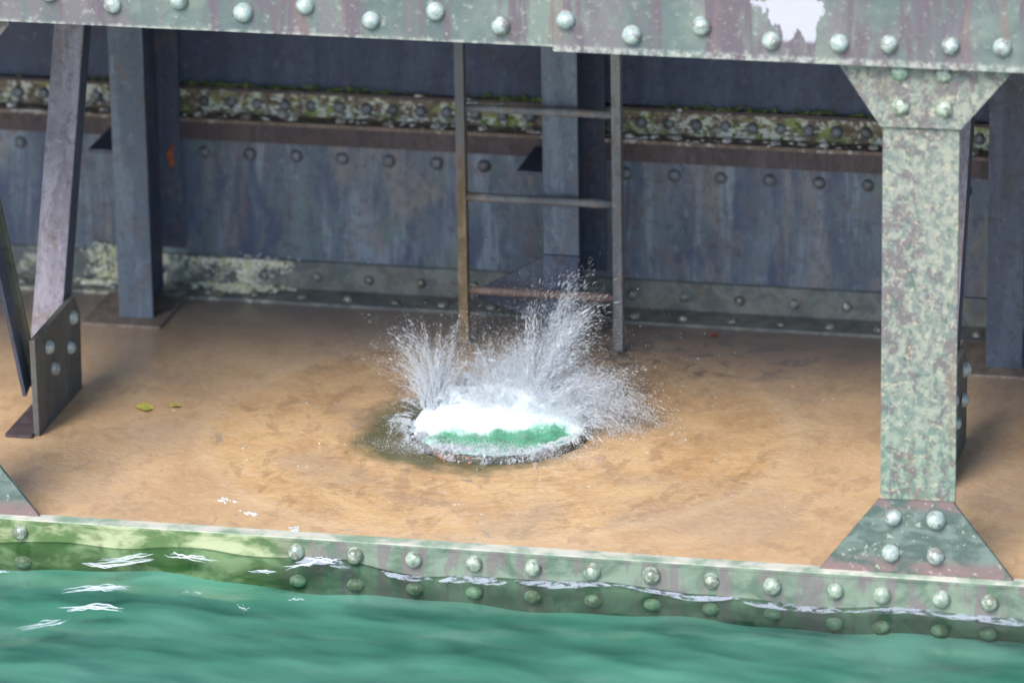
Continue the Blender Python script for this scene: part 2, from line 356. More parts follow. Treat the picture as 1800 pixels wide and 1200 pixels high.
def rivet_mesh(r, h, mat, n=16):
    prof = [(1.0, 0), (1.0, .10), (.93, .42), (.76, .70), (.50, .90), (.22, .985)]
    bm = bmesh.new(); rings = []
    for a, b in prof: rings.append([bm.verts.new((r*a*math.cos(2*math.pi*i/n), r*a*math.sin(2*math.pi*i/n), h*b)) for i in range(n)])
    for A, B in zip(rings, rings[1:]):
        for i in range(n): bm.faces.new((A[i], A[(i+1) % n], B[(i+1) % n], B[i])).smooth = True
    t = bm.verts.new((0, 0, h))
    for i in range(n): bm.faces.new((rings[-1][i], rings[-1][(i+1) % n], t)).smooth = True
    me = bpy.data.meshes.new('rivet'); bm.to_mesh(me); bm.free(); me.materials.append(M[mat]); return me
ORI = {'-y': (math.pi/2, 0, 0), '+z': (0, 0, 0), '+x': (0, math.pi/2, 0)}
def rivet(me, loc, facing, parent, root):
    o = bpy.data.objects.new('rivet', me); col.objects.link(o); o.parent = parent
    o.location = Vector(loc) + Vector((random.uniform(-.003, .003), 0, 0))
    e = list(ORI[facing]); o.rotation_euler = (e[0]+random.uniform(-.06, .06), e[1]+random.uniform(-.06, .06), random.uniform(-.05, .05))
    s = random.uniform(.94, 1.06); o.scale = (s, s, random.uniform(.9, 1.08)*s)
    return o
RV = {'big': rivet_mesh(.032, .034, 'rivet'), 'beam': rivet_mesh(.030, .031, 'rivet_beam'), 'wall': rivet_mesh(.026, .018, 'rivet_dark'),
      'wet': rivet_mesh(.021, .016, 'rivet_wet'), 'lich': rivet_mesh(.024, .018, 'rivet_dark'), 'white': rivet_mesh(.021, .014, 'rivet_white'), 'gus': rivet_mesh(.029, .026, 'rivet'), 'water_image': rivet_mesh(.031, .025, 'rivet_water_image'), 'col': rivet_mesh(.030, .022, 'rivet_beam')}
X0, X1 = -8.0, 5.5
FZ = -.04

# ------------------------------------------------------------------ setting: deck, ceiling, lake
def deck():
    bm = bmesh.new(); n = 64; R2 = .9
    ring = lambda r: [bm.verts.new((HC.x+r*math.cos(2*math.pi*i/n), HC.y+r*math.sin(2*math.pi*i/n), FZ)) for i in range(n)]
    a, b = ring(HR+.002), ring(R2)
    for i in range(n): bm.faces.new((a[i], b[i], b[(i+1) % n], a[(i+1) % n]))
    ya, yb = .056, 2.75
    R = bm.verts.new
    def edgept(i):
        t = 2*math.pi*i/n; dx, dy = math.cos(t), math.sin(t); k = 1e9
        if dx > 1e-9: k = min(k, 1.7/dx)
        if dx < -1e-9: k = min(k, -1.7/dx)
        if dy > 1e-9: k = min(k, (yb-HC.y)/dy)
        if dy < -1e-9: k = min(k, (ya-HC.y)/dy)
        return (HC.x+dx*k, HC.y+dy*k)
    # square frame corners are inserted where the outline turns
    pts = [edgept(i) for i in range(n)]
    out = [R((px, py, FZ)) for px, py in pts]
    cr = {}
    for cx, cy in ((1.7, yb), (-1.7, yb), (-1.7, ya), (1.7, ya)):
        ang = math.atan2(cy-HC.y, cx) % (2*math.pi); cr[int(ang/(2*math.pi)*n)] = R((HC.x+cx, cy, FZ))
    for i in range(n):
        j = (i+1) % n
        if i in cr: bm.faces.new((b[i], out[i], cr[i], out[j], b[j]))
        else: bm.faces.new((b[i], out[i], out[j], b[j]))
    for xa, xb in ((X0, HC.x-1.7), (HC.x+1.7, X1)):
        bm.faces.new([R((xa, ya, FZ)), R((xb, ya, FZ)), R((xb, yb, FZ)), R((xa, yb, FZ))])
    return finish(bm, 'deck_floor', 'deck', None, 0)
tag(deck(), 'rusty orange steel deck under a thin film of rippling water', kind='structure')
tag(box('ceiling', (X0, .02, 2.02), (X1, 2.9, 2.05), 'dark', None, 0), 'dark underside of the deck above', kind='structure')

# lake
def lake():
    def axis(lo, hi, fine_lo, fine_hi, step):
        v = list(np.arange(fine_lo, fine_hi+1e-6, step)); a = []; s = step; q = fine_lo
        while q > lo: s *= 1.22; q -= s; a.append(q)
        b = []; s = step; q = fine_hi
        while q < hi: s *= 1.22; q += s; b.append(q)
        return np.array(a[::-1]+v+b)
    xs = axis(-90, 90, -3.6, 1.0, .013)
    ys = axis(-140, .0, -1.3, .045, .009); ys = ys[ys <= .046]
    Xg, Yg = np.meshgrid(xs, ys, indexing='ij')
    Z = np.full_like(Xg, -.112)
    damp = 1/(1+np.maximum(0, -Yg-1.5)/6)
    r = np.random.default_rng(3)
    for k in range(26):
        L = .16*1.16**k if k < 14 else .1+.03*(k-14); th = r.normal(0, .55)+math.pi/2; A = .0008*(L/.3)**.9 if L < 1.2 else .0030
        kx, ky = math.cos(th)*2*math.pi/L, math.sin(th)*2*math.pi/L
        Z += A*damp*np.sin(kx*Xg+ky*Yg+r.uniform(0, 6.28)+.6*np.sin(1.7*Xg+k))
    # the surge: water heaps up against the beam on the left and drains on the right
    near = np.exp(-(np.maximum(0, -Yg)/.16)**2)
    heap = .028*np.exp(-((Xg+2.62)/.55)**2)+.026*np.exp(-((Xg+1.86)/.22)**2)+.010*np.sin(5.1*Xg+.4)+.006*np.sin(13*Xg+1)
    heap += -.012/(1+np.exp(-(Xg+.4)*5))
    Z += near*heap
    Z += .010*np.exp(-((Yg+.004)/.022)**2)                           # meniscus against the plate
    Z += .012*np.exp(-((Yg+.33-.05*np.sin(3*Xg))/.10)**2)*np.exp(-((Xg+2.55)/.5)**2)
    nx, ny = Xg.shape
    v = np.stack([Xg, Yg, Z], -1).reshape(-1, 3)
    i = np.arange(nx*ny).reshape(nx, ny)
    f = np.stack([i[:-1, :-1], i[1:, :-1], i[1:, 1:], i[:-1, 1:]], -1).reshape(-1, 4)
    me = bpy.data.meshes.new('lake_water'); me.from_pydata(v.tolist(), [], f.tolist()); me.polygons.foreach_set('use_smooth', [True]*len(f))
    return link('lake_water', me, 'water')
def murk():
    xs = np.concatenate([-3.8-np.geomspace(.05, 86, 30)[::-1], np.arange(-3.8, 1.2, .03), 1.2+np.geomspace(.05, 88, 30)])
    ys = np.concatenate([-1.5-np.geomspace(.05, 138, 30)[::-1], np.arange(-1.5, .03, .02)])
    Xg, Yg = np.meshgrid(xs, ys, indexing='ij')
    Z = -.205+.012*np.sin(2.3*Xg+1)*np.sin(3*Yg)+.008*np.sin(7*Xg+2*Yg)+.004*np.sin(17*Xg+5*Yg)+.035*np.exp(-((Xg+2.6)/.6)**2)
    i = np.arange(Xg.size).reshape(Xg.shape); f = np.stack([i[:-1, :-1], i[1:, :-1], i[1:, 1:], i[:-1, 1:]], -1).reshape(-1, 4)
    me = bpy.data.meshes.new('lake_silt'); me.from_pydata(np.stack([Xg, Yg, Z], -1).reshape(-1, 3).tolist(), [], f.tolist()); me.polygons.foreach_set('use_smooth', [True]*len(f))
    return link('lake_silt', me, 'murk')
tag(murk(), 'cloudy green silt hanging in the lake just below its surface', kind='structure')
tag(lake(), 'turbid green lake water lapping at the edge beam', kind='structure')

# ------------------------------------------------------------------ upper girder
root = (-1.2, 0, 1.78); t = tag(empty('upper_girder', root), 'wide riveted plate girder with peeling grey-green paint across the top', 'girder')
wl = box('web_plate', (X0, -.02, 1.784), (-1.078, .0, 2.75), 'girder', t, .003)
wr = box('web_plate', (-1.076, -.026, 1.770), (X1, .0, 2.75), 'girder', t, .003)
boxes('bottom_angle', [((X0, .001, 1.79), (X1, .09, 1.805)), ((X0, .001, 1.806), (X1, .016, 1.95))], 'girder', t, .002)
GR = [(-2.785, 1.892), (-2.566, 1.858), (-2.339, 1.886), (-2.121, 1.853), (-1.907, 1.886), (-1.688, 1.846), (-1.470, 1.886), (-1.252, 1.848), (-1.033, 1.879), (-.811, 1.838), (-.585, 1.879), (-.357, 1.841), (-.132, 1.843), (.032, 1.846), (.231, 1.850), (.396, 1.853), (.60, 1.85), (-3.0, 1.856), (-3.22, 1.888)]
for px, pz in GR: rivet(RV['big'], (px, -.020 if px < -1.077 else -.026, pz), '-y', wl if px < -1.077 else wr, root)

# ------------------------------------------------------------------ edge beam at the waterline
root = (-1.2, 0, -.3); t = tag(empty('edge_beam', root), 'low algae-stained riveted edge beam at the waterline', 'beam')
fl = box('face_plate', (X0, 0, -.42), (-.545, .018, -.0155), 'beam', t, .003)
fr = box('face_plate', (-.543, -.007, -.42), (X1, .018, -.0155), 'beam', t, .003)
box('top_flange', (X0, -.002, -.015), (X1, .055, 0), 'beam', t, .004)
BR = [(-2.983-.206*k, -.050) for k in (1, 2)] + [(-2.983, -.049), (-2.0, -.053), (-1.794, -.051), (-1.589, -.052), (-1.381, -.052), (-1.176, -.052), (-.969, -.051), (-.766, -.051), (-.564, -.056), (-.351, -.058), (-.143, -.061), (.018, -.064), (.215, -.063), (.377, -.066), (.58, -.066)]
for px, pz in BR: rivet(RV['beam'], (px, 0 if px < -.5435 else -.007, pz), '-y', fl if px < -.5435 else fr, root)
for px, pz in BR:
    o = rivet(RV['water_image'], (px, 0 if px < -.5435 else -.007, -.158-.02*(px > -.3)), '-y', fl if px < -.5435 else fr, root); o.scale = (1, .7, 1)  # added row imitating the flattened rivet images seen in the water

# ------------------------------------------------------------------ columns
def column(cx, label, name='steel_column'):
    root = (cx, .06, 0); t = tag(empty(name, root), label, 'column', 'front columns between girder and edge beam')
    sh = boxes('shaft', [((cx-.125, .05, .02), (cx+.125, .068, 1.782))], 'column', t, .004)
    box('web', (cx-.008, .069, .001), (cx+.008, .20, 1.785), 'dark', t, .002)
    gb = prism('foot_gusset', [(cx-.325, .001), (cx+.325, .001), (cx+.122, .262), (cx-.130, .258)], 1, .033, .049, 'gusset', t, .003)
    gt = prism('head_gusset', [(cx-.130, 1.552), (cx+.133, 1.555), (cx+.30, 1.758), (cx+.30, 1.786), (cx-.268, 1.786), (cx-.268, 1.755)], 1, .030, .049, 'column', t, .003)
    for dx, z in ((-.081, .200), (.064, .200), (-.083, .072), (.066, .073)): rivet(RV['big'], (cx+dx, .033, z), '-y', gb, root)
    for dx, z in ((-.066, 1.621), (.08, 1.621), (-.066, 1.738), (.078, 1.737)): rivet(RV['col'], (cx+dx, .030, z), '-y', gt, root)
    return t
column(.125, 'mottled pale green column right of the ladder, flared at head and foot')
column(-3.250, 'column at the left edge, only its dark green foot plate in view')

# ------------------------------------------------------------------ rear posts
def post(cx, label, foot=False, pm='post'):
    root = (cx, 2.28, FZ); t = tag(empty('rear_post', root), label, 'post', 'rear posts in front of the back wall')
    box('front_flange', (cx-.067, 2.222, FZ+.012), (cx+.067, 2.236, 2.02), pm, t, .003)
    box('web', (cx-.007, 2.237, FZ+.012), (cx+.007, 2.585, 2.02), 'dark', t, .002)
    box('rear_flange', (cx-.06, 2.586, .14), (cx+.095, 2.600, 2.02), 'dark', t, .002)
    box('base_plate', (cx-.19, 2.13, FZ+.001), (cx+.12, 2.50, FZ+.012), 'baseplate', t, .003)
    if pm == 'post': prism('tie_plate', [(cx-.175, 2.26), (cx-.008, 2.26), (cx-.008, 2.575), (cx-.175, 2.575)], 2, .612, .626, 'dark', t, .002)
    if foot:
        box('splice_plate', (cx-.066, 2.205, FZ+.012), (cx+.066, 2.221, .318), 'dark', t, .003)
        prism('knee_plate', [(cx-.008, .325), (cx-.36, .125), (cx-.36, .105), (cx-.008, .02)], 1, 2.29, 2.304, 'right_post', t, .003)
    return t
lpost = post(-3.218, 'flat grey rear post standing by the leaning strut at left')
post(-1.546, 'grey rear post standing directly behind the ladder', True)
post(.126, 'dark rear post behind the mottled column at right', False, 'right_post')

# ------------------------------------------------------------------ V braces on the deck
def brace(cx, label):
    root = (cx, 1.15, FZ); t = tag(empty('knee_brace', root), label, 'brace', 'braces between front columns and rear posts')
    gp = prism('gusset_plate', [(.91, FZ+.001), (1.44, FZ+.001), (1.455, .252), (1.395, .334), (.905, .327)], 0, cx, cx+.02, 'plate', t, .004)
    box('foot_angle', (cx-.10, .88, FZ+.001), (cx-.001, 1.47, FZ+.014), 'brown', t, .003)
    for y, z in ((1.054, .252), (1.109, .150), (1.316, .163), (1.359, .263)): rivet(RV['gus'], (cx+.02, y, z), '+x', gp, root)
    # rear strut (angle section): wide leg turned to the front, the other leg against the plate
    bar('rear_strut', (cx-.062, 1.265, .14), (cx-.062, 1.985, 1.86), .112, .014, (1, 0, 0), 'strut', t)
    bar('rear_strut_leg', (cx-.012, 1.315, .14), (cx-.012, 2.035, 1.86), .014, .085, (1, 0, 0), 'dark', t)
    bar('front_strut', (cx-.040, 1.055, .10), (cx-.040, .330, 1.775), .050, .014, (1, 0, 0), 'strut2', t)
    bar('front_strut_leg', (cx-.052, 1.010, .10), (cx-.052, .285, 1.775), .014, .070, (1, 0, 0), 'dark', t)
    return t
brace(-3.218, 'pair of leaning struts meeting at a riveted plate on the deck at left')
brace(.075, 'strut and riveted plate mostly hidden behind the mottled column')

# ------------------------------------------------------------------ back wall
root = (-1.2, 2.68, FZ); t = tag(empty('back_wall', root), 'blue-grey riveted steel wall with a lichen-crusted ledge at the back', 'wall')
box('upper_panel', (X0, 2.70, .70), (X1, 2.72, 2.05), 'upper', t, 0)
box('lichen_strip', (X0, 2.672, .668), (X1, 2.698, .758), 'lichen', t, .004)
box('strip_cap', (X0, 2.668, .7585), (X1, 2.699, .772), 'brown', t, .003)
lg = box('ledge', (X0, 2.590, .652), (X1, 2.699, .6665), 'ledge', t, .004)
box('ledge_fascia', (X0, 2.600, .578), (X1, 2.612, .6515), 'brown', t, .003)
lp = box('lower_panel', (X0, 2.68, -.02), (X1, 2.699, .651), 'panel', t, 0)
ba = box('base_angle', (X0, 2.660, -.026), (X1, 2.679, .085), 'base', t, .004)
bl = box('base_angle_leg', (X0, 2.50, FZ+.001), (X1, 2.6785, -.0265), 'base', t, .004)
def free(px, r=.09): return all(abs(px-c) > r for c in (-3.218, -1.546, .126))
k = -3.059-.1855*4
while k < .8:
    if free(k, .10): rivet(RV['wall'], (k, 2.68, .505), '-y', lp, root)
    k += .1855
k = -2.825-.2085*5
while k < .8:
    rivet(RV['wet'], (k, 2.66, .024), '-y', ba, root); k += .2085
k = -2.462-.188*7
while k < .8:
    if free(k, .05): rivet(RV['wet'], (k, 2.558, -.0265), '+z', bl, root)
    k += .188
k = -3.8
ls = [o for o in t.children if o.name.startswith('lichen_strip')][0]
while k < .8:
    rivet(RV['lich'], (k, 2.672, .712), '-y', ls, root); k += .1075
k = -3.06-.188*4
while k < .8:
    if free(k, .05): rivet(RV['white'], (k, 2.632, .6665), '+z', lg, root)
    k += .188

# ------------------------------------------------------------------ ladder
root = (-1.615, 2.17, FZ); t = tag(empty('ladder', root), 'narrow steel ladder standing in front of the back wall', 'ladder')
for px in (-1.911, -1.318):
    box('rail', (px-.017, 2.150, FZ+.013), (px+.017, 2.195, 2.02), 'rail_rust' if px < -1.6 else 'rail', t, .004)
for z, m in ((.176, 'rung_red'), (.543, 'rail'), (.890, 'rail'), (1.245, 'rail'), (1.60, 'rail')):
    rod('rung', (-1.896, 2.172, z), (-1.333, 2.172, z), .0165, m, t)

# ------------------------------------------------------------------ manhole collar
def lathe(name, prof, n, mat, parent=None, center=HC, closed=True):
    bm = bmesh.new(); rings = [[bm.verts.new((center.x+r*math.cos(2*math.pi*i/n), center.y+r*math.sin(2*math.pi*i/n), z)) for i in range(n)] for r, z in prof]
    prs = list(zip(rings, rings[1:])) + ([(rings[-1], rings[0])] if closed else [])
    for A, B in prs:
        for i in range(n): bm.faces.new((A[i], A[(i+1) % n], B[(i+1) % n], B[i])).smooth = True
    return finish(bm, name, mat, parent, 0)
o = lathe('manhole_collar', [(HR-.012, -.35), (HR-.012, -.022), (HR-.006, -.014), (HR+.004, -.014), (HR+.008, -.020), (HR+.008, FZ+.002), (HR+.004, -.35)], 72, 'collar')
tag(o, 'dark slimy steel collar round the hole in the deck', 'collar')

RS = []
for i in range(26):
    a = rng.normal(math.pi*1.40, .16); RS.append((HC.x+(HR+.009)*math.cos(a), HC.y+(HR+.009)*math.sin(a), FZ+rng.uniform(.002, .024), rng.uniform(.003, .008)))
COLLAR = o
# ------------------------------------------------------------------ the surge of water
def surge():
    n, m = 150, 60; rr = np.linspace(0, HR-.014, m)**1.0; th = np.linspace(0, 2*np.pi, n, endpoint=False)
    Rg, T = np.meshgrid(rr, th, indexing='ij'); x = Rg*np.cos(T); y = Rg*np.sin(T)
    e = np.clip(1-(Rg/(HR-.014))**14, 0, 1)
    z = -.014 + e*(.125*np.exp(-((x-.07)/.25)**2-((y-.15)/.15)**2) + .06*np.exp(-((x+.2)/.10)**2-((y-.08)/.14)**2))
    r = np.random.default_rng(5)
    for k in range(40):
        L = r.uniform(.035, .16); a = r.uniform(0, 6.28)
        z += e*.0011*(L/.08)*np.sin(2*np.pi/L*(x*np.cos(a)+y*np.sin(a))+r.uniform(0, 6.28)+1.3*np.sin(9*x+k))
    v = np.stack([x+HC.x, y+HC.y, z], -1).reshape(-1, 3); i = np.arange(m*n).reshape(m, n); j = np.roll(i, -1, 1)
    f = np.stack([i[:-1], i[1:], j[1:], j[:-1]], -1).reshape(-1, 4)
    return v, f
sp = tag(empty('water_splash', (HC.x, HC.y, 0)), 'white splash of water bursting out of the round hole in the deck', 'splash')
v, f = surge()
me = bpy.data.meshes.new('surge'); me.from_pydata(v.tolist(), [], f.tolist()); me.polygons.foreach_set('use_smooth', [True]*len(f)); me.validate()
o = link('surge', me, 'surge', sp); o.matrix_parent_inverse = Matrix.Translation(-Vector(sp.location))

# spray: ballistic jets that break up into stretched drops
OCT_F = np.array([(0, 2, 4), (2, 1, 4), (1, 3, 4), (3, 0, 4), (2, 0, 5), (1, 2, 5), (3, 1, 5), (0, 3, 5)])
drops = []     # (pos, dir, radius, length)
def jet(o, d, speed, n, r0, spread, tmax, lump=1.0, g=9.8, lf=10):
    o = np.array(o); d = np.array(d)/np.linalg.norm(d)
    n = int(n*1.6); tt = rng.random(n)**lump*tmax
    vel = d*speed*(1+rng.normal(0, .05, (n, 1))) + rng.normal(0, spread*speed, (n, 3))
    p = o + vel*tt[:, None]; p[:, 2] -= .5*g*tt**2
    dv = vel.copy(); dv[:, 2] -= g*tt
    r = .6*r0*np.exp(rng.normal(-.3, .55, n))*(1-.45*tt/tmax)
    L = r*(1.3+lf*rng.random(n)**2.5)
    ok = p[:, 2] > FZ+.004
    drops.append((p[ok], dv[ok]/np.linalg.norm(dv[ok], axis=1, keepdims=True), r[ok], L[ok]))
def rim(a, k=1.0, z=.01): return (HC.x+HR*k*math.cos(a), HC.y+HR*k*math.sin(a), z)
# direction from a tilt in the picture plane (degrees, + = right) and a lean in depth
def dirn(tilt, lean): a = math.radians(tilt); return (math.sin(a), math.radians(lean), math.cos(a))
U = rng.uniform
for k in range(110):                                   # fan at the left
    tl = rng.normal(-6, 20); tl = max(-50, min(34, tl))
    o = (HC.x-.25+U(-.04, .05), HC.y+U(-.02, .15), .04)
    h = U(.08, .33)*(1-.007*abs(tl+4))
    jet(o, dirn(tl, U(-12, 14)), math.sqrt(2*9.8*h), int(200*h/.25), U(.0009, .0017), .016, U(.55, 1.0)*math.sqrt(2*h/9.8), 1.5)
for k in range(46):                                    # long thin threads of the left fan
    tl = U(-46, 24); o = (HC.x-.25+U(-.03, .03), HC.y+U(0, .14), .05); h = U(.16, .34)
    jet(o, dirn(tl, U(-8, 8)), math.sqrt(2*9.8*h), 75, U(.0009, .0014), .005, .95*math.sqrt(2*h/9.8), .8)
for k in range(120):                                   # low ragged body of the centre plume
    o = (HC.x+U(-.12, .26), HC.y+U(.10, .26), .10); h = abs(rng.normal(.07, .06))+.02; h = min(h, .26)
    jet(o, dirn(rng.normal(12, 24), U(-16, 16)), math.sqrt(2*9.8*h), int(110+300*h), U(.0009, .0022), .06, U(.6, 1.15)*math.sqrt(2*h/9.8), .9)
for k in range(11):                                    # clumps tearing upwards out of it
    tl0 = rng.normal(15, 8); h0 = U(.16, .40); ox, oy = U(.05, .16), U(.06, .18)
    for q in range(11):
        jet((HC.x+ox+rng.normal(0, .012), HC.y+oy, .09), dirn(rng.normal(tl0, 3.5), U(-6, 6)), math.sqrt(2*9.8*max(.05, rng.normal(h0, .03))), 130, U(.0010, .0026), .03, U(.6, 1.05)*math.sqrt(2*h0/9.8), .65)
for k in range(110):                                   # sheet thrown to the right
    o = (HC.x+U(.08, .30), HC.y+U(-.06, .2), .04); tl = U(24, 74); s = U(.8, 1.7)
    jet(o, dirn(tl, U(-25, 20)), s, 100, U(.0008, .0017), .03, U(.14, .29), .85)
for k in range(16):                                    # ropes of water in that sheet
    tl0 = U(30, 68); s0 = U(1.2, 1.85); ox = U(.15, .3); oy = U(-.04, .15)
    for q in range(6): jet((HC.x+ox, HC.y+oy, .05), dirn(rng.normal(tl0, 2.5), U(-8, 8)), s0*U(.93, 1.07), 110, U(.0009, .0020), .018, U(.17, .28), .5)
for k in range(46):                                    # long arcs on the right
    o = (HC.x+U(.15, .30), HC.y+U(-.02, .15), .05); tl = U(26, 62); s = U(1.5, 2.1)
    jet(o, dirn(tl, U(-12, 12)), s, 80, U(.0008, .0015), .010, U(.20, .33), .6)
for k in range(70):                                    # low spill over the rim, mostly left and right
    a = rng.choice([rng.normal(math.pi, .5), rng.normal(0, .6), U(0, 6.28)]); o = rim(a, .97)
    jet(o, (math.cos(a)*1.1, math.sin(a)*.7, U(.3, 1.2)), U(.5, 1.15), 80, U(.0009, .0020), .06, U(.08, .17), .9)
for k in range(70):                                    # spill running down over the front of the collar
    a = U(math.pi*1.05, math.pi*1.72); o = rim(a, U(.99, 1.05), U(-.035, -.01))
    jet(o, (math.cos(a)*.6+U(-.4, .4), math.sin(a)*.6, U(-.5, .5)), U(.08, .3), 130, U(.0008, .0016), .6, U(.03, .08), 1, 9.8, 1.5)
for k in range(130):                                   # foam boiling along the front lip
    a = U(math.pi*1.0, math.pi*1.95); o = rim(a, U(.86, 1.0), -.012)
    jet(o, (U(-.6, .6), U(-.6, .3), U(.2, 1.0)), U(.2, .6), 80, U(.0010, .0024), .14, U(.03, .09), 1)
for k in range(130):                                   # churning crown over the dome
    a = U(0, 6.28); q = math.sqrt(U(0, 1)); o = (HC.x+.29*q*math.cos(a), HC.y+.10+.15*q*math.sin(a), .07)
    jet(o, (U(-.7, .7), U(-.5, .5), 1), U(.4, 1.0), 120, U(.0010, .0026), .18, U(.05, .12), 1)
n = 1500                                               # stray drops
p = np.stack([rng.normal(HC.x+.12, .26, n), rng.normal(HC.y+.05, .14, n), np.abs(rng.normal(0, .22, n))+.0], -1)
dv = rng.normal(0, 1, (n, 3)); dv /= np.linalg.norm(dv, axis=1, keepdims=True)
drops.append((p, dv, .0010*np.exp(rng.normal(0, .4, n)), .0016*np.exp(rng.normal(0, .4, n))))
def mist(n, c, s, tilt=0):
    q = rng.normal(0, 1, (n, 3))*np.array(s); q[:, 0] += tilt*q[:, 2]; q += np.array(c); q = q[q[:, 2] > FZ+.01]
    d = rng.normal(0, 1, q.shape)+np.array([.3, 0, 1.2]); d /= np.linalg.norm(d, axis=1, keepdims=True); r = .0006*np.exp(rng.normal(0, .35, len(q)))
    drops.append((q, d, r, r*2.2))
mist(26000, (HC.x+.05, HC.y+.14, .14), (.16, .09, .030)); mist(16000, (HC.x+.09, HC.y+.11, .16), (.08, .07, .07), .3)
mist(8000, (HC.x+.20, HC.y+.08, .09), (.10, .09, .05), .3); mist(14000, (HC.x-.25, HC.y+.08, .10), (.05, .06, .06), -.1); mist(6000, (HC.x+.1, HC.y+.1, .2), (.2, .1, .12))
mist(9000, (HC.x+.05, HC.y-.02, .075), (.15, .05, .025)); mist(14000, (HC.x, HC.y-.27, -.008), (.17, .035, .010))
P = np.concatenate([d[0] for d in drops]); D = np.concatenate([d[1] for d in drops]); Rr_ = np.concatenate([d[2] for d in drops]); L = np.concatenate([d[3] for d in drops])
a = np.cross(D, np.array([.31, .77, .55])); a /= np.linalg.norm(a, axis=1, keepdims=True); b = np.cross(D, a)
V = np.stack([P+a*Rr_[:, None], P-a*Rr_[:, None], P+b*Rr_[:, None], P-b*Rr_[:, None], P+D*L[:, None], P-D*L[:, None]], 1).reshape(-1, 3)
Fc = (np.arange(len(P))[:, None, None]*6 + OCT_F[None]).reshape(-1, 3)
print('drops', len(P))
me = bpy.data.meshes.new('spray'); me.vertices.add(len(V)); me.vertices.foreach_set('co', V.ravel())
me.loops.add(len(Fc)*3); me.loops.foreach_set('vertex_index', Fc.ravel().astype(np.int32)); me.polygons.add(len(Fc))
me.polygons.foreach_set('loop_start', np.arange(0, len(Fc)*3, 3, dtype=np.int32)); me.polygons.foreach_set('use_smooth', np.ones(len(Fc), bool)); me.update(calc_edges=True)
o = link('spray', me, 'spray', sp); o.matrix_parent_inverse = Matrix.Translation(-Vector(sp.location)); o['kind'] = 'stuff'

# ------------------------------------------------------------------ moss, droppings, foam, scraps
def clumps(name, spots, mat, flatz=.5, parent=None):
    """many small lumpy tufts as one mesh; spots = (x, y, z, r)"""
    ico = bmesh.new(); bmesh.ops.create_icosphere(ico, subdivisions=1, radius=1); bv = np.array([v.co[:] for v in ico.verts]); bf = np.array([[v.index for v in f.verts] for f in ico.faces]); ico.free()
    vs, fs = [], []
    for i, (px, py, pz, r) in enumerate(spots):
        q = bv*(1+rng.uniform(-.35, .35, (len(bv), 1)))*np.array([r*U(.8, 1.7), r*U(.6, 1.1), r*flatz*U(.6, 1.2)])
        vs.append(q+np.array([px, py, pz])); fs.append(bf+i*len(bv))
    me = bpy.data.meshes.new(name); me.from_pydata(np.concatenate(vs).tolist(), [], np.concatenate(fs).tolist())
    return link(name, me, mat)
ro = clumps('rust_scale', RS, 'rust_orange', .8); ro.parent = COLLAR; ro['kind'] = 'stuff'
RS = [(-3.165+rng.normal(0, .008), 2.583, .50+rng.normal(0, .02), rng.uniform(.004, .008)) for i in range(16)]
ro = clumps('rust_scale', RS, 'rust_orange', 1.2); ro.parent = lpost; ro.matrix_parent_inverse = Matrix.Translation(-Vector(lpost.location)); ro['kind'] = 'stuff'
S = []
for cx, w, n in ((-3.0, .12, 40), (-2.86, .18, 60), (-2.62, .12, 40), (-2.45, .08, 20), (-2.3, .1, 20), (-1.78, .12, 90), (-1.66, .05, 50), (-1.05, .12, 50), (-.8, .15, 60), (-.5, .1, 40), (-.33, .06, 25), (-3.5, .15, 30), (.4, .2, 30)):
    for i in range(n): S.append((cx+rng.normal(0, w), 2.683+U(-.012, .012), .773+abs(rng.normal(0, .008)), U(.003, .007)))
for i in range(60): q = rng.random(); S.append((-1.72+.10*q+U(-.02, .02), 2.688, .775+.055*q*rng.random(), U(.005, .012)))
for i in range(220):
    px = U(-3.5, .4); S.append((px, 2.668+U(-.004, .006), .690+U(-.02, .05), U(.003, .009)))
tag(clumps('moss', S, 'moss', .8), 'green moss growing along the ledge of the back wall', 'moss', kind='stuff')
RS = [(-3.165+rng.normal(0, .008), 2.583, .50+rng.normal(0, .02), rng.uniform(.004, .008)) for i in range(16)]
ro = clumps('rust_scale', RS, 'rust_orange', 1.2); ro.parent = lpost; ro.matrix_parent_inverse = Matrix.Translation(-Vector(lpost.location)); ro['kind'] = 'stuff'
S = []
for cx, w, n in ((-3.06, .035, 130), (-2.96, .03, 90), (-2.86, .05, 200), (-2.76, .025, 70)):
    for i in range(n): S.append((rng.normal(cx, w), 2.654+U(-.006, .006), .085-.022*abs(rng.normal()), U(.003, .007)))
for i in range(420): q = rng.random(); S.append((rng.normal(-2.93, .075), 2.64-.09*q*rng.random(), -.024+abs(rng.normal(0, .006)), U(.003, .009)))
for i in range(160): S.append((rng.normal(-2.9, .02)+.0, 2.655, U(-.02, .06), U(.003, .007)))
for i in range(260): S.append((rng.normal(-3.45, .035), 2.652+U(-.02, .006), -.02+.14*rng.random(), U(.003, .008)))
for i in range(160): S.append((rng.normal(-3.48, .06), 2.60+U(-.03, .03), -.024, U(.003, .009)))
tag(clumps('lichen', S, 'moss_yellow', .6), 'yellowish white lichen crust at the foot of the back wall', 'lichen', kind='stuff')
S = []
for i in range(260):
    c0 = rng.choice([-2.95, -2.76, -2.55, -2.42, -2.2, -2.02, -1.2, -1.05, -.9, -.75, -3.45, -3.6]); S.append((c0+rng.normal(0, .05), 2.668, .676+abs(rng.normal(0, .035)), U(.004, .013)))
for i in range(120): S.append((U(-3.4, .4), U(2.6, 2.66), .668, U(.003, .011)))
for i in range(40): S.append((rng.normal(-2.86, .05), 2.655, .0+U(-.03, .11), U(.005, .012)))
for i in range(30): S.append((rng.normal(-3.46, .04), 2.655, U(.0, .11), U(.005, .014)))
tag(clumps('droppings', S, 'drop', .45), 'white bird droppings crusted on the wall ledge', 'droppings', kind='stuff')

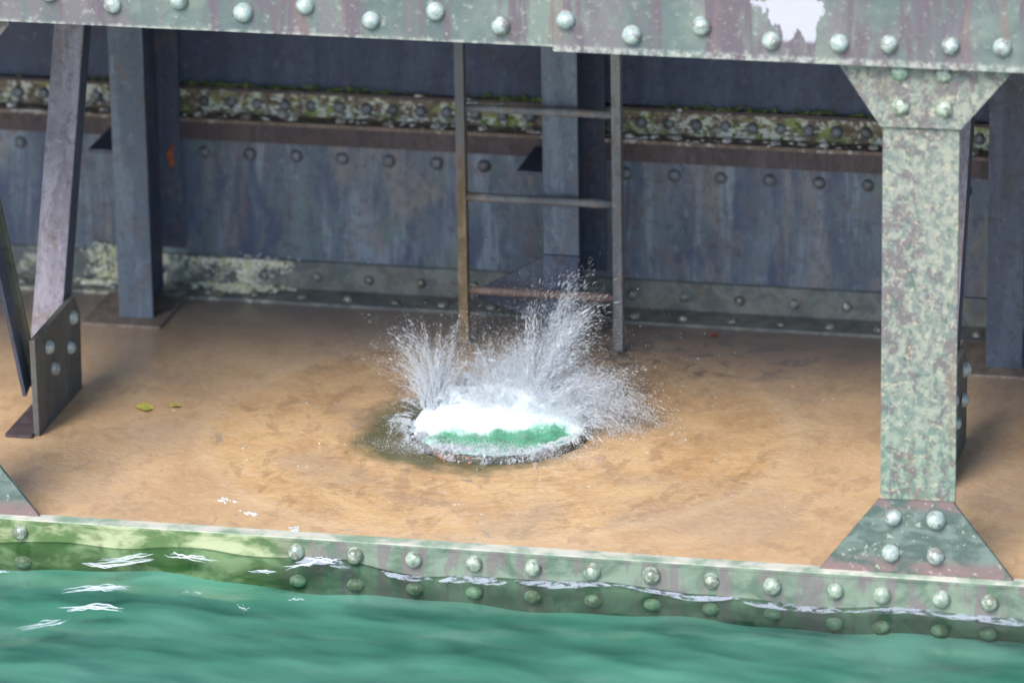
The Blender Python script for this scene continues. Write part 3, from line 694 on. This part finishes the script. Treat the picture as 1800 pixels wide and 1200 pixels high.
# foam: ragged streaks on the lake, and flecks on the deck
from mathutils.bvhtree import BVHTree
lk = bpy.data.objects['lake_water']; lbv = BVHTree.FromPolygons([v.co[:] for v in lk.data.vertices], [p.vertices[:] for p in lk.data.polygons])
def on_lake(px, py):
    h = lbv.ray_cast(Vector((px, py, 1)), Vector((0, 0, -1)))[0]; return h.z if h else -.11
FV, FF, WV, WF = [], [], [], []
def ribbon(pts, w, seed, ragged=.8, lift=.0012, V=None, Fa=None, n=70):
    V = FV if V is None else V; Fa = FF if Fa is None else Fa
    r = np.random.default_rng(seed); ph = r.uniform(0, 6.28, 8); base = len(V); P = [Vector((a, b, 0)) for a, b in pts]; rows = []
    for k in range(n):
        q = k/(n-1)*(len(P)-1); i = min(int(q), len(P)-2); c = P[i].lerp(P[i+1], q-i); u = k/(n-1)
        c = c + Vector((0, .006*math.sin(7*u+ph[0])+.002*math.sin(23*u+ph[1]), 0))
        e = math.sin(math.pi*u)**.7; a = w*e*max(.04, 1+ragged*(math.sin(11*u+ph[2])*.5+math.sin(29*u+ph[3])*.4)); b = w*e*max(.04, 1+ragged*(math.sin(13*u+ph[5])*.5+math.sin(37*u+ph[6])*.4))
        row = []
        for t_ in (-1, -.5, 0, .5, 1):
            x_ = c.x; y_ = min(-.0025, c.y + (a if t_ < 0 else b)*t_); h_ = lift*(1-t_*t_)*e
            row.append((x_, y_, on_lake(x_, y_)+.0005+h_))
        V.extend(row)
        if k:
            for j in range(4): Fa.append((base+(k-1)*5+j, base+k*5+j, base+k*5+j+1, base+(k-1)*5+j+1))
for pts, w, sd_ in (([(-2.71, -.37), (-2.62, -.31), (-2.53, -.31)], .014, 1), ([(-2.66, -.33), (-2.58, -.29), (-2.52, -.285)], .009, 2), ([(-2.68, -.50), (-2.58, -.455), (-2.49, -.48)], .013, 3),
                    ([(-2.77, -.68), (-2.71, -.61), (-2.66, -.57)], .010, 4), ([(-2.70, -.64), (-2.66, -.56)], .006, 5), ([(-2.72, -.11), (-2.62, -.11), (-2.50, -.06)], .011, 6), ([(-2.66, -.075), (-2.52, -.03)], .008, 7),
                    ([(-2.46, -.035), (-2.38, -.045), (-2.28, -.055)], .010, 8), ([(-3.06, -.23), (-2.98, -.22)], .008, 9), ([(-2.01, -.06), (-1.96, -.03), (-1.92, -.03)], .010, 10), ([(-1.95, -.015), (-1.86, -.012)], .008, 11), ([(-2.12, -.10), (-2.05, -.09)], .006, 12),
                    ([(-2.30, -.30), (-2.27, -.29)], .005, 13), ([(-2.09, -.42), (-2.08, -.38)], .004, 14), ([(-1.95, -.30), (-1.90, -.29)], .004, 15)): [ribbon([(a+random.uniform(-.03, .03), b+(j-2.5)*w*.62+random.uniform(-.3, .3)*w) for a, b in pts], w*random.uniform(.2, .45), sd_*10+j, .45) for j in range(4)]
for pts, w, sd_ in (([(-2.0, -.02), (-1.9, -.022), (-1.80, -.03)], .026, 21), ([(-1.70, -.02), (-1.6, -.018), (-1.52, -.02)], .016, 22), ([(-1.50, -.018), (-1.36, -.02), (-1.26, -.02)], .026, 23), ([(-1.24, -.018), (-1.05, -.02), (-.90, -.022)], .020, 24),
                    ([(-.90, -.02), (-.6, -.02), (-.46, -.02)], .014, 25), ([(-.45, -.03), (-.25, -.025), (-.10, -.028)], .024, 26), ([(-.12, -.026), (.15, -.026), (.5, -.03), (.9, -.03)], .024, 27)): ribbon(pts, w, sd_, .25, .001, WV, WF, 110)
def fobj(name, V, Fa, mat):
    me = bpy.data.meshes.new(name); me.from_pydata(V, [], Fa); me.polygons.foreach_set('use_smooth', [True]*len(Fa)); return link(name, me, mat)
tag(fobj('foam', FV, FF, 'foam'), 'white streaks of foam on the green lake', 'foam', kind='stuff')
tag(fobj('sky_glint_ribbon', WV, WF, 'film'), 'pale broken sky reflection along the edge beam, laid on as a ribbon', 'foam', kind='stuff')
S = []
for px, py in ((-2.354, .398), (-2.234, .296), (-2.049, .173)):
    for i in range(9): S.append((px+rng.normal(0, .012), py+rng.normal(0, .012), FZ+.001, U(.004, .010)))
for i in range(90): a, q = U(0, 6.28), U(.36, 1.3); S.append((HC.x+q*math.cos(a), max(.08, min(2.4, HC.y+q*math.sin(a))), FZ+.001, U(.0015, .0045)))
tag(clumps('foam_flecks', S, 'foam', .35), 'small white foam flecks scattered on the wet orange deck', 'foam', kind='stuff')

def leaf(name, loc, L, W, rz, mat, label, cat):
    bm = bmesh.new(); prof = [(-1, .02), (-.6, .55), (-.1, 1), (.4, .8), (.8, .3), (1, .02)]
    top, lo = [], []
    for k, (u, w) in enumerate(prof):
        zz = .004+.004*math.sin(k)
        top.append([bm.verts.new((u*L, s*w*W, zz+.003*abs(s))) for s in (-1, 0, 1)])
        lo.append([bm.verts.new((u*L, s*w*W, zz+.003*abs(s)-.0015)) for s in (-1, 0, 1)])
    for A, B in zip(top, top[1:]):
        for i in (0, 1): bm.faces.new((A[i], B[i], B[i+1], A[i+1]))
    for A, B in zip(lo, lo[1:]):
        for i in (0, 1): bm.faces.new((A[i], A[i+1], B[i+1], B[i]))
    o = finish(bm, name, mat, None, 0); o.location = loc; o.rotation_euler = (0, 0, rz); return tag(o, label, cat)
leaf('leaf', (-2.905, 1.262, FZ), .034, .045, .3, 'leaf', 'yellow-green leaf lying on the wet deck beside the riveted plate', 'leaf')
leaf('leaf', (-2.80, 1.30, FZ), .020, .025, .9, 'leaf', 'tiny yellow-green leaf scrap just right of the larger leaf', 'leaf')
leaf('rust_flake', (-1.0, 2.42, FZ), .022, .012, .6, 'red', 'small orange flake on the deck near the right ladder rail', 'flake')
